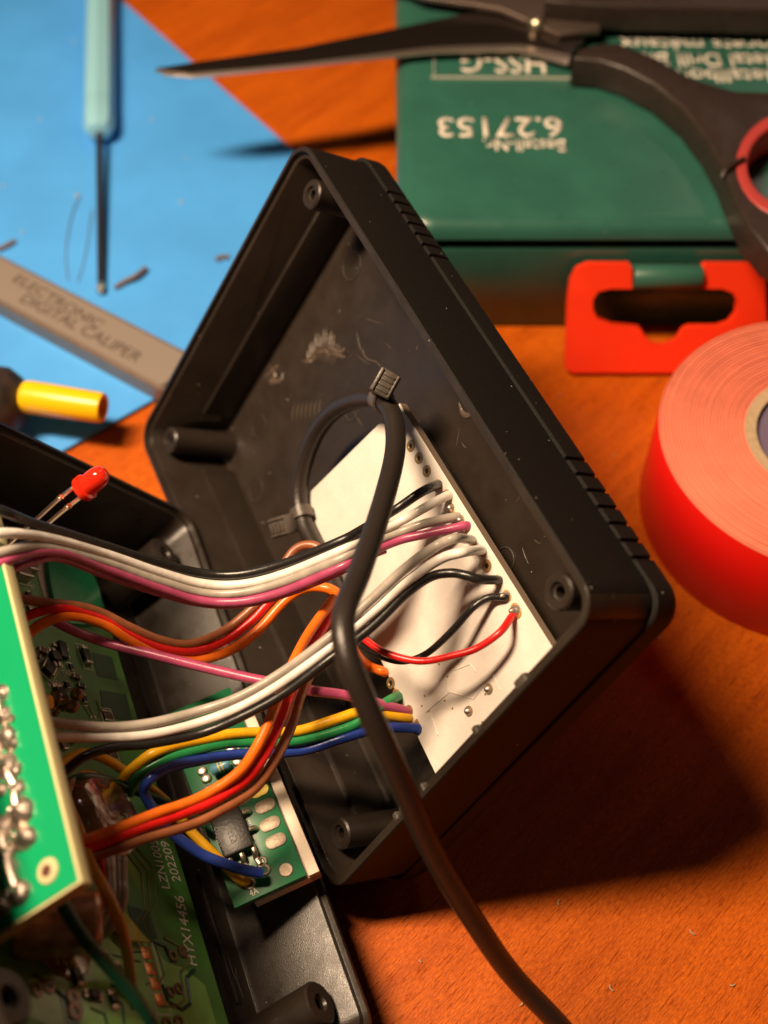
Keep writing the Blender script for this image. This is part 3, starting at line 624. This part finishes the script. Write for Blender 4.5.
text('chip_marking', '78L05', F3, .26, (219, 848), (214, 828), (226, 846), mat('chip_print', (.07, .06, .05), .5), rg); text('chip_marking', '633', F3, .26, (231, 844), (227, 832), (238, 842), mat('chip_print', (.07, .06, .05), .5), rg)
for k in range(3):
    a = x-.45; yy = y-.22+.2*k; bm = NB()
    tube(bm, [F3.P(x-.3, yy, .14), F3.P(a+.02, yy, .14), F3.P(a-.04, yy+.02, .05), F3.P(a-.16, yy, .03)], .045, 8, 4); build('pin', bm, SOLDER(), sb)
for k in range(2):
    bm = NB(); tube(bm, [F3.P(x+.25-.3*k, y-.24, .12), F3.P(x+.25-.3*k, y-.33, .1), F3.P(x+.25-.3*k, y-.37, .02)], .04, 8, 4); build('pin', bm, SOLDER(), sb)
x, y, z = f3(223, 772); bm = NB(); lathe(bm, axisM(F3.P(x+.02, y+.17, .16), -F3.y), [(0, 0), (.07, .01), (.1, .05), (.085, .1), (.085, .24), (.1, .29), (.07, .33), (0, .34)], 24); rs = build('resistor', bm, mat('resistor_blue', (.10, .30, .42), .35, coat=.3), sb)
bm = NB()
for k, yy in enumerate((.2, .26)): lathe(bm, axisM(F3.P(x+.02, y+.17-yy+.06, .16), -F3.y), [(.088, -.012), (.09, 0), (.088, .012)], 24)
build('colour_band', bm, mat('band_yellow', (.6, .45, .1), .4), rs)
for dx, dy in ((.0, .28), (.15, .3), (-.2, .3), (.05, -.28), (.3, -.25), (-.25, -.2)):
    bm = NB(); lathe(bm, F3.M(x+dx, y+dy, 0), [(.09, 0), (.07, .07), (0, .1)], 14); build('solder_joint', bm, SOLDER(), sb)
for a, b in ((262, 862), (265, 870), (250, 884), (243, 747)):
    x, y, z = f3(a, b); bm = NB(); torus(bm, F3.M(x, y, .01), .07, .025, 20, 8); build('solder_ring', bm, SOLDER(), sb)

# ================================================================ FRONT BOARD (nearest to the camera)
b3 = math.radians(31)
F4 = Frame(pz(81, 882, 14.5), X1, -(Vector((X1.y, -X1.x, 0))*math.cos(b3)+UP*math.sin(b3)))
fb = empty('circuit_board', F4.P(3, 1.5, -.2), 'blurred bright green circuit board at left edge with shiny solder blobs', 'circuit board')
bm = NB(); box(bm, F4.M(), (0, 0, -.21), (9.0, 3.4, -.012), .015); build('substrate', bm, mat('fibreglass_edge', (.62, .58, .30), .55, sss=.2), fb)  # far end, out of view, lengthened to cast shade into the case
bm = NB(); box(bm, F4.M(), (.04, .04, -.0115), (8.96, 3.36, .0), 0); build('solder_mask', bm, mat('vivid_green_mask', (.004, .33, .13), .3, coat=.3), fb, smooth=False)
def f4(a, b): return F4.loc(F4.px(a, b, 0))
for a, b, R in ((8, 766, .17), (18, 789, .13), (21, 813, .2), (3, 828, .16), (25, 839, .19), (9, 852, .14), (12, 868, .10), (20, 893, .2), (2, 904, .17), (1, 694, .13), (3, 715, .14), (11, 719, .07), (7, 737, .14), (12, 745, .1), (-6, 750, .16), (-9, 780, .16), (-9, 880, .14), (16, 770, .09), (-14, 850, .16), (1, 790, .1)):
    x, y, z = f4(a, b); bm = NB(); k = random.uniform(.5, .75)
    R *= random.uniform(.9, 1.1); lathe(bm, F4.M(x, y, 0) @ Matrix.Rotation(random.uniform(0, 3), 4, 'Z') @ Matrix.Diagonal((1, random.uniform(.75, 1.15), 1, 1)), [(R, 0), (R*.9, R*k*.35), (R*.55, R*k*.75), (R*.32, R*k*1.1), (R*.22, R*k*1.5), (R*.16, R*k*1.7), (0, R*k*1.75)], 22)
    for v in bm.verts: v.co += Vector((random.uniform(-1, 1), random.uniform(-1, 1), random.uniform(-1, 1)))*.014
    build('solder_blob', bm, SOLDER(), fb, angle=80)
for a, b, c, d in ((8, 766, 18, 789), (21, 813, 18, 789), (9, 852, 20, 893), (3, 828, 9, 852), (1, 694, 3, 715)):
    p, q_ = Vector(f4(a, b)), Vector(f4(c, d)); bm = NB(); tube(bm, [F4.P(p.x, p.y, .03), F4.P((p.x+q_.x)/2, (p.y+q_.y)/2, .06), F4.P(q_.x, q_.y, .03)], .07, 10, 5); build('solder_bridge', bm, SOLDER(), fb)
x, y, z = f4(48, 871); bm = NB(); lathe(bm, F4.M(x, y, 0), [(.16, 0), (.15, .02), (.07, .03), (.06, .005), (0, .004)], 26); pd = build('mounting_pad', bm, mat('pale_ring', (.55, .50, .28), .5), fb)
bm = NB(); lathe(bm, F4.M(x, y, 0), [(.075, .03), (.04, .032), (0, .034)], 16); build('hole', bm, mat('brown_hole', (.10, .03, .02), .5), pd)

# ================================================================ LED
A_, B_ = pz(82, 490, 20.6), pz(112, 466, 20.3); Ml = axisM(A_, B_-A_)
led = empty('led', A_, 'small red LED on two bare metal legs above the left case half', 'LED')
redp = mat('red_led_plastic', (1.0, .035, .012), .14, coat=.5, trans=.25, sss=.5)
bm = NB(); lathe(bm, Ml, [(0, 0), (.215, 0), (.23, .02), (.23, .11), (.205, .13), (.19, .14), (.185, .38), (.165, .47), (.12, .54), (.06, .57), (0, .58)], 40); build('lens', bm, redp, led)
bm = NB(); box(bm, Ml, (-.08, -.03, .02), (-.02, .03, .30), .01); box(bm, Ml, (.03, -.03, .02), (.07, .03, .24), .01); build('lead_frame', bm, mat('led_frame', (.5, .2, .1), .3, 1), led)
for pts in (((81, 482, 20.6), (60, 498, 20.2), (40, 516, 19.6), (22, 532, 19), (0, 552, 18.4)), ((85, 494, 20.6), (68, 507, 20.2), (50, 522, 19.7), (30, 540, 19.1), (8, 560, 18.5))):
    bm = NB(); tube(bm, [pz(*p) for p in pts], .038, 8, 4); c = pz(*pts[1]); tube(bm, [c-(B_-A_)*.06, c+(B_-A_)*.06], .05, 8); build('leg', bm, BRIGHTM(), led)

# ================================================================ BACKGROUND OBJECTS ON MAT
# caliper
ch = MATH+.42
cal = empty('digital_caliper', tab(60, 330, MATH), 'brown-grey metal beam of a digital caliper lying on the blue mat behind the case', 'caliper')
FC = Frame(Vector((0, 0, 0)), Vector((1, 0, 0)), Vector((0, 1, 0)))
o = tab(0, 255, ch); e = (tab(187, 352, ch)-o).normalized(); pr = Vector((e.y, -e.x, 0)); wd = (tab(80, 348, ch)-o).dot(pr)
FCa = Frame(o, e, -pr)
ln = (tab(187, 352, ch)-o).dot(e)+.35
met = mat('caliper_metal', (.26, .20, .165), .38, .55, bump=.15, bscale=40, var=.08, vscale=3)
pts = rrect(-12, -wd, ln, 0, .18, 5)
bm = NB(); loft(bm, FCa.M(), [[(x, y, -.40) for x, y in pts], [(x, y, -.05) for x, y in pts], [(x*1, y*.985-.01, .0) for x, y in pts]], True, True); build('body', bm, met, cal)
pts = rrect(-11.9, -wd+.10, ln-.12, -.10, .12, 5)
bm = NB(); loft(bm, FCa.M(), [[(x, y, 0) for x, y in pts], [(x, y, .035) for x, y in pts], [(x, y*.99-.008, .05) for x, y in pts]], True, True); build('face_plate', bm, mat('caliper_face', (.34, .29, .255), .42, .4, bump=.12, bscale=50), cal)
engr = mat('engraving', (.07, .045, .035), .6)
text('engraving', 'ELECTRONIC', FCa, .05, (12, 281), (98, 329), (16, 272), engr, cal); text('engraving', 'DIGITAL CALIPER', FCa, .05, (19, 301), (136, 363), (24, 291), engr, cal)
# precision screwdriver
sd = empty('screwdriver', tab(100, 150, MATH), 'slim screwdriver with pale blue handle and thin dark shaft on the blue mat', 'screwdriver')
hr = .42; a0 = tab(99, 134, MATH+hr); a1 = tab(101, -60, MATH+hr); Ms = axisM(a0, a1-a0)
hl = mat('pale_blue_plastic', (.27, .58, .72), .35, spec=.5, sss=.1)
bm = NB(); L_ = (a1-a0).length
lathe(bm, Ms, [(0, 0), (.16, 0), (.30, .06), (.36, .2), (.41, .32), (.41, 1.2), (.395, 1.3), (.41, 1.4), (.41, L_)], 8); build('handle', bm, hl, sd, angle=25)
bm = NB(); s1 = tab(101, 292, MATH+.12); tube(bm, [a0+(a1-a0).normalized()*.1, s1], .085, 14)
build('shaft', bm, mat('dark_steel', (.10, .075, .06), .3, .8), sd)
bm = NB(); dn = (s1-a0).normalized(); Mt_ = axisM(s1-dn*.28, dn); lathe(bm, Mt_, [(.088, 0), (.10, .05), (.10, .2), (.08, .26), (.04, .3), (0, .3)], 6)
build('tip', bm, BRIGHTM(), sd)
# dark round tool with yellow tube
tl = empty('hand_tool', tab(5, 400, MATH), 'dark bulb-shaped tool handle at the left edge with a yellow plastic sleeve on it', 'hand tool')
c0 = tab(-22, 395, MATH+.75)
bm = NB(); lathe(bm, axisM(c0-Vector((1.2, .1, 0)), Vector((1, -.1, 0))), [(0, -1.5), (.5, -1.4), (.72, -.8), (.74, .2), (.75, 1.2), (.82, 1.5), (.80, 1.85), (.62, 2.12), (.34, 2.26), (0, 2.3)], 40)
build('grip', bm, mat('brown_black_grip', (.035, .022, .016), .5, bump=.5, bscale=5, var=.5, vscale=3), tl)
ya_, yb_ = tab(22, 396, MATH+.95), tab(103, 408, MATH+1.0); My = axisM(ya_, yb_-ya_); ll = (yb_-ya_).length
bm = NB(); lathe(bm, My, [(.24, 0), (.33, .06), (.35, .18), (.32, ll-.1), (.30, ll), (.22, ll), (.19, ll-.4), (0, ll-.4)], 40); build('sleeve', bm, mat('yellow_plastic', (.88, .55, .006), .3, sss=.15), tl)
# small clippings on the mat
clip = mat('wire_clipping', (.16, .11, .09), .5, bump=.6, bscale=25)
GC = 'wire clippings on the blue mat'
def clipping(P, r, lab, sq=1):
    bm = NB(); tube(bm, P, r, 8, 5, sq); tag(build('wire_clipping', bm, clip), lab, 'wire clipping', GC)
clipping([tab(115, 288, MATH+.05), tab(126, 281, MATH+.08), tab(136, 276, MATH+.12), tab(146, 268, MATH+.1)], .06, 'short frayed wire clipping just right of the screwdriver tip')
clipping([tab(-3, 250, MATH+.05), tab(6, 246, MATH+.06), tab(15, 241, MATH+.05)], .06, 'dark wire clipping at the left edge above the caliper')
clipping([tab(216, 260, MATH+.04), tab(222, 257, MATH+.05), tab(229, 257, MATH+.04)], .06, 'dark crumb of clipped wire on the open mat left of the case')
clipping([tab(68, 280, MATH+.02), tab(66, 250, MATH+.02), tab(72, 215, MATH+.03), tab(80, 196, MATH+.03)], .012, 'fine bare wire strand bowing left of the screwdriver shaft')
clipping([tab(78, 282, MATH+.02), tab(86, 252, MATH+.02), tab(92, 210, MATH+.03)], .012, 'fine straight wire strand close beside the screwdriver shaft')
for k, (a, b, r) in enumerate(((40, 119, .05), (77, 196, .07), (152, 119, .05), (181, 202, .06), (74, 42, .05), (22, 232, .05), (186, 158, .04), (3, 186, .05))):
    bm = NB(); lathe(bm, Matrix.Translation(tab(a, b, MATH)), [(r, 0), (r*.8, r*.5), (r*.3, r*.7), (0, r*.7)], 10)
    tag(build('solder_speck', bm, mat('speck', (.45, .55, .6), .3, .4)), 'tiny shiny speck lying on the blue mat', 'speck', 'specks scattered over the blue mat')

# ================================================================ GREEN CASE WITH LATCH
GXa, GY0, GTOP = .28, 20.3, 3.0
gm = mat('green_box_plastic', (.025, .110, .082), .30, spec=.5, bump=.05, bscale=25, var=.10, vscale=.8, dust=.07, rvar=.06)
gcase = empty('drill_bit_case', (6, GY0+4, 0), 'dark green plastic drill bit case with upside down white lettering on its lid', 'tool case')
def slab(x0, y0, x1, y1, z0, z1, r, ed, name, m):
    bm = NB()
    def R(i, z): return [(x, y, z) for x, y in rrect(x0+i, y0+i, x1-i, y1-i, max(r-i, .05), 7)]
    loft(bm, Matrix(), [R(ed*.3, z0), R(0, z0+ed*.3), R(0, z1-ed), R(ed*.12, z1-ed*.55), R(ed*.42, z1-ed*.18), R(ed, z1)], True, True); return build(name, bm, m, gcase, angle=50)
slab(GXa, GY0+.12, 13.5, 31, GTOP-.45, GTOP, .8, .36, 'lid', gm)
slab(GXa+.12, GY0+.16, 13.4, 30.9, .01, GTOP-.60, .6, .12, 'base', gm)
bm = NB(); box(bm, Matrix(), (GXa+.3, GY0+.35, GTOP-.85), (13.2, 30.7, GTOP-.55)); build('seam', bm, mat('dark_seam', (.01, .02, .015), .6), gcase, smooth=False)
bm = NB(); box(bm, Matrix(), (4.3, GY0+.12, .9), (9.6, GY0+.25, 1.9), .03); build('latch_plate', bm, gm, gcase)
prt = mat('white_print', (.72, .66, .58), .5)
FL = Frame(Vector((0, 0, GTOP)), Vector((1, 0, 0)), Vector((0, 1, 0)))
text('lettering', '6.27153', FL, 0, (561, 118), (438, 118), (561, 137), prt, gcase, .012); text('lettering', 'Bestell-Nr.', FL, 0, (565, 140), (483, 139), (565, 152), prt, gcase, .012)
text('lettering', 'HSS-G', FL, 0, (545, 55), (461, 53), (545, 74), prt, gcase, .012)
text('lettering', 'Forets métaux', FL, 0, (782, 39), (619, 38), (782, 51), prt, gcase, .012); text('lettering', 'Metal Drill Bits', FL, 0, (782, 54), (632, 53), (782, 67), prt, gcase, .012)
text('lettering', 'Metallbohrer', FL, 0, (784, 70), (640, 69), (784, 83), prt, gcase, .012)
bm = NB()
for (a, b), (c, d) in (((432, 78), (572, 79)), ((434, 78), (434, 30)), ((572, 78), (572, 30)), ((432, 30), (572, 30))):
    p, q_ = FL.px(a, b, .006), FL.px(c, d, .006); M_ = axisM(p, q_-p, up=UP); box(bm, M_, (-.006, -.05, -.02), (.006, .05, (q_-p).length+.02))
build('label_frame', bm, prt, gcase, smooth=False)
# orange latch, tilted down to the table
lt0 = tab(600, 372, .02); lt1 = Vector((lt0.x, GY0-.16, 1.97)); ly = (lt1-lt0); ly.x = 0; ly = ly.normalized()
FLt = Frame(Vector((0, lt0.y, lt0.z+.12)), Vector((1, 0, 0)), ly)
outer = [(568, 300), (571, 280), (577, 269), (588, 264), (630, 264), (632, 268), (632, 289), (702, 289), (702, 268), (706, 264), (752, 264), (762, 268), (765, 280), (767, 330), (768, 366), (764, 373), (600, 373), (572, 373), (565, 368)]
hole = [(593, 300), (598, 292), (610, 289), (722, 289), (733, 293), (738, 302), (737, 314), (730, 323), (718, 327), (690, 327), (684, 330), (677, 341), (664, 346), (652, 344), (645, 336), (640, 328), (612, 325), (598, 319), (593, 310)]
la = tag(empty('case_latch', lt0, 'bright orange-red plastic latch hanging open from the green case front', 'latch'))
OR = mat('orange_red_plastic', (.85, .040, .008), .38, spec=.5, sss=.05)
bm = NB(); prism(bm, [[FLt.px(a, b, .12) for a, b in outer], [FLt.px(a, b, .12) for a, b in hole]], FLt.z, .26, .09); build('clip_frame', bm, OR, la)
bm = NB(); p, q_ = FLt.px(633, 277, 0), FLt.px(701, 277, 0); lathe(bm, axisM(p, q_-p), [(0, 0), (.25, 0), (.27, .03), (.27, (q_-p).length-.03), (.25, (q_-p).length), (0, (q_-p).length)], 28); build('hinge_barrel', bm, mat('green_hinge', (.03, .12, .085), .4), gcase)

# ================================================================ SCISSORS ON THE LID
sc = empty('scissors', tab(537, 22, GTOP), 'open black handled scissors resting on the green case, blade pointing left', 'scissors')
SH = GTOP+.30
steel_d = mat('blackened_blade', (.035, .026, .022), .24, .7, bump=.1); steel_b = mat('blade_bevel', (.66, .55, .47), .3, .9, bump=.15, bscale=30)
bm = NB(); prism(bm, [[tab(a, b, SH) for a, b in ((155, 68), (200, 61), (300, 47), (400, 27), (500, 6), (540, 2), (575, 14), (585, 40), (570, 54), (519, 42), (430, 46), (300, 62), (190, 73))]], UP, .13, .02); build('blade', bm, steel_d, sc)
bm = NB(); prism(bm, [[tab(a, b, SH-.03) for a, b in ((155, 69), (190, 71), (300, 59), (430, 46), (519, 44), (572, 53), (568, 64), (519, 50), (430, 53), (300, 66), (195, 77), (165, 75))]], UP, .05, .01); build('blade_edge', bm, steel_b, sc)
bm = NB(); prism(bm, [[tab(a, b, SH+.16) for a, b in ((360, -30), (420, -4), (500, 8), (560, 34), (600, 30), (600, 6), (540, -14), (460, -40))]], UP, .13, .02); build('blade', bm, mat('grey_blade', (.16, .12, .10), .35, .7), sc)
bm = NB(); lathe(bm, Matrix.Translation(tab(537, 23, SH+.16)), [(.2, -.2), (.2, .04), (.16, .11), (.08, .15), (0, .15)], 28); build('pivot_screw', bm, BRIGHTM(), sc)
hnd = mat('black_rubber_handle', (.028, .018, .014), .40, bump=.4, bscale=14, var=.2, dust=.03)
def ring(cx, cy, rx, ry, n=28, a0=0): return [(cx+rx*math.cos(a0+2*math.pi*k/n), cy+ry*math.sin(a0+2*math.pi*k/n)) for k in range(n)]
HH = GTOP+.80
out = [(573, 58), (579, 48), (600, 43), (619, 42), (654, 56), (694, 78), (734, 90), (790, 92), (850, 120), (880, 185), (850, 250), (800, 268), (768, 250), (748, 225), (736, 200), (722, 165), (707, 138), (684, 108), (655, 84), (625, 68), (600, 60)]
bm = NB(); prism(bm, [[tab(a, b, HH) for a, b in out], [tab(a, b, HH) for a, b in ring(800, 164, 58, 50)]], UP, .76, .09); hd = build('handle', bm, hnd, sc)
rubber = mat('red_grip_insert', (.42, .045, .04), .45, sss=.1)
bm = NB()
for (o_, i_) in ((56, 47),):
    prism(bm, [[tab(a, b, HH+.03) for a, b in ring(800, 164, 64, 56)], [tab(a, b, HH+.03) for a, b in ring(800, 164, 52, 44)]], UP, .75, .06)
build('grip_insert', bm, rubber, sc)
bm = NB(); prism(bm, [[tab(a, b, HH+.15) for a, b in ((545, 0), (560, -14), (610, -32), (700, -62), (850, -90), (900, -30), (840, 12), (768, 9), (700, 7), (640, 6), (590, 4))]], UP, .7, .09); build('handle', bm, hnd, sc)
bm = NB(); tube(bm, [tab(722, 178, HH-.05), tab(728, 168, HH+.08), tab(744, 158, HH+.1)], .05, 8, 5); build('moulding_tab', bm, hnd, sc)

# ================================================================ RED TAPE ROLL
TH_, TR, TI = 2.4, 3.14, 1.42
tc_ = tab(826, 437, TH_); tp = empty('tape_roll', (tc_.x, tc_.y, 0), 'roll of bright red insulating tape lying flat at the right edge', 'tape roll')
Mt2 = Matrix.Translation((tc_.x, tc_.y, 0)); bm = NB()
prof = [(TR-.03, .0), (TR, .04), (TR, TH_-.05), (TR-.03, TH_)]
n = 24; rr = TR-.03
for k in range(n):
    st = (TR-.03-TI-.1)/n; hgt = TH_+.012*random.uniform(-1, 1)
    prof += [(rr-st*.10, hgt-.045), (rr-st*.24, hgt-.045), (rr-st*.34, hgt), (rr-st*.96, hgt+.004)]; rr -= st
prof += [(TI+.1, TH_), (TI+.1, 0)]
fs = lathe(bm, Mt2, prof, 96, closed=True)
for f in bm.faces:
    if f.calc_center_median().z > TH_-.08: f.material_index = 1
RT = mat('red_vinyl', (.78, .010, .006), .35, spec=.4); RS = mat('tape_layer_edge', (.80, .23, .14), .5, var=.06, vscale=2, bump=.1)
build('winding', bm, [RT, RS], tp, angle=50)
bm = NB(); lathe(bm, Mt2, [(TI+.1, .02), (TI+.1, TH_+.01), (TI-.12, TH_-.01), (TI-.14, .02)], 64, closed=True); build('core', bm, mat('cardboard_core', (.50, .36, .22), .8, bump=.5, bscale=20, var=.1), tp)
bm = NB(); lathe(bm, Mt2, [(TI-.15, .02), (TI-.15, TH_-.12), (TI-.75, TH_-.16), (TI-.75, .02)], 64, closed=True); build('core_lining', bm, mat('purple_print', (.16, .12, .20), .6), tp)

# crumbs of solder and plastic lying about on the table
random.seed(5)
for k, (a, b) in enumerate(((560, 900), (690, 930), (610, 985), (520, 1005), (730, 985), (560, 395), (615, 455), (340, 60), (110, 445), (660, 640), (420, 960))):
    bm = NB(); P0 = tab(a, b, .015); an = random.uniform(0, 6.28); l = random.uniform(.03, .11)
    tube(bm, [P0, P0+Vector((l*math.cos(an)*.5, l*math.sin(an)*.5, .012)), P0+Vector((l*math.cos(an+.5), l*math.sin(an+.5), .0))], .014, 7, 4)
    tag(build('crumb', bm, mat('pale_crumb', (.45, .30, .18), .6, bump=.5)), 'tiny pale crumb lying on the orange wooden table', 'crumb', 'crumbs scattered on the table')
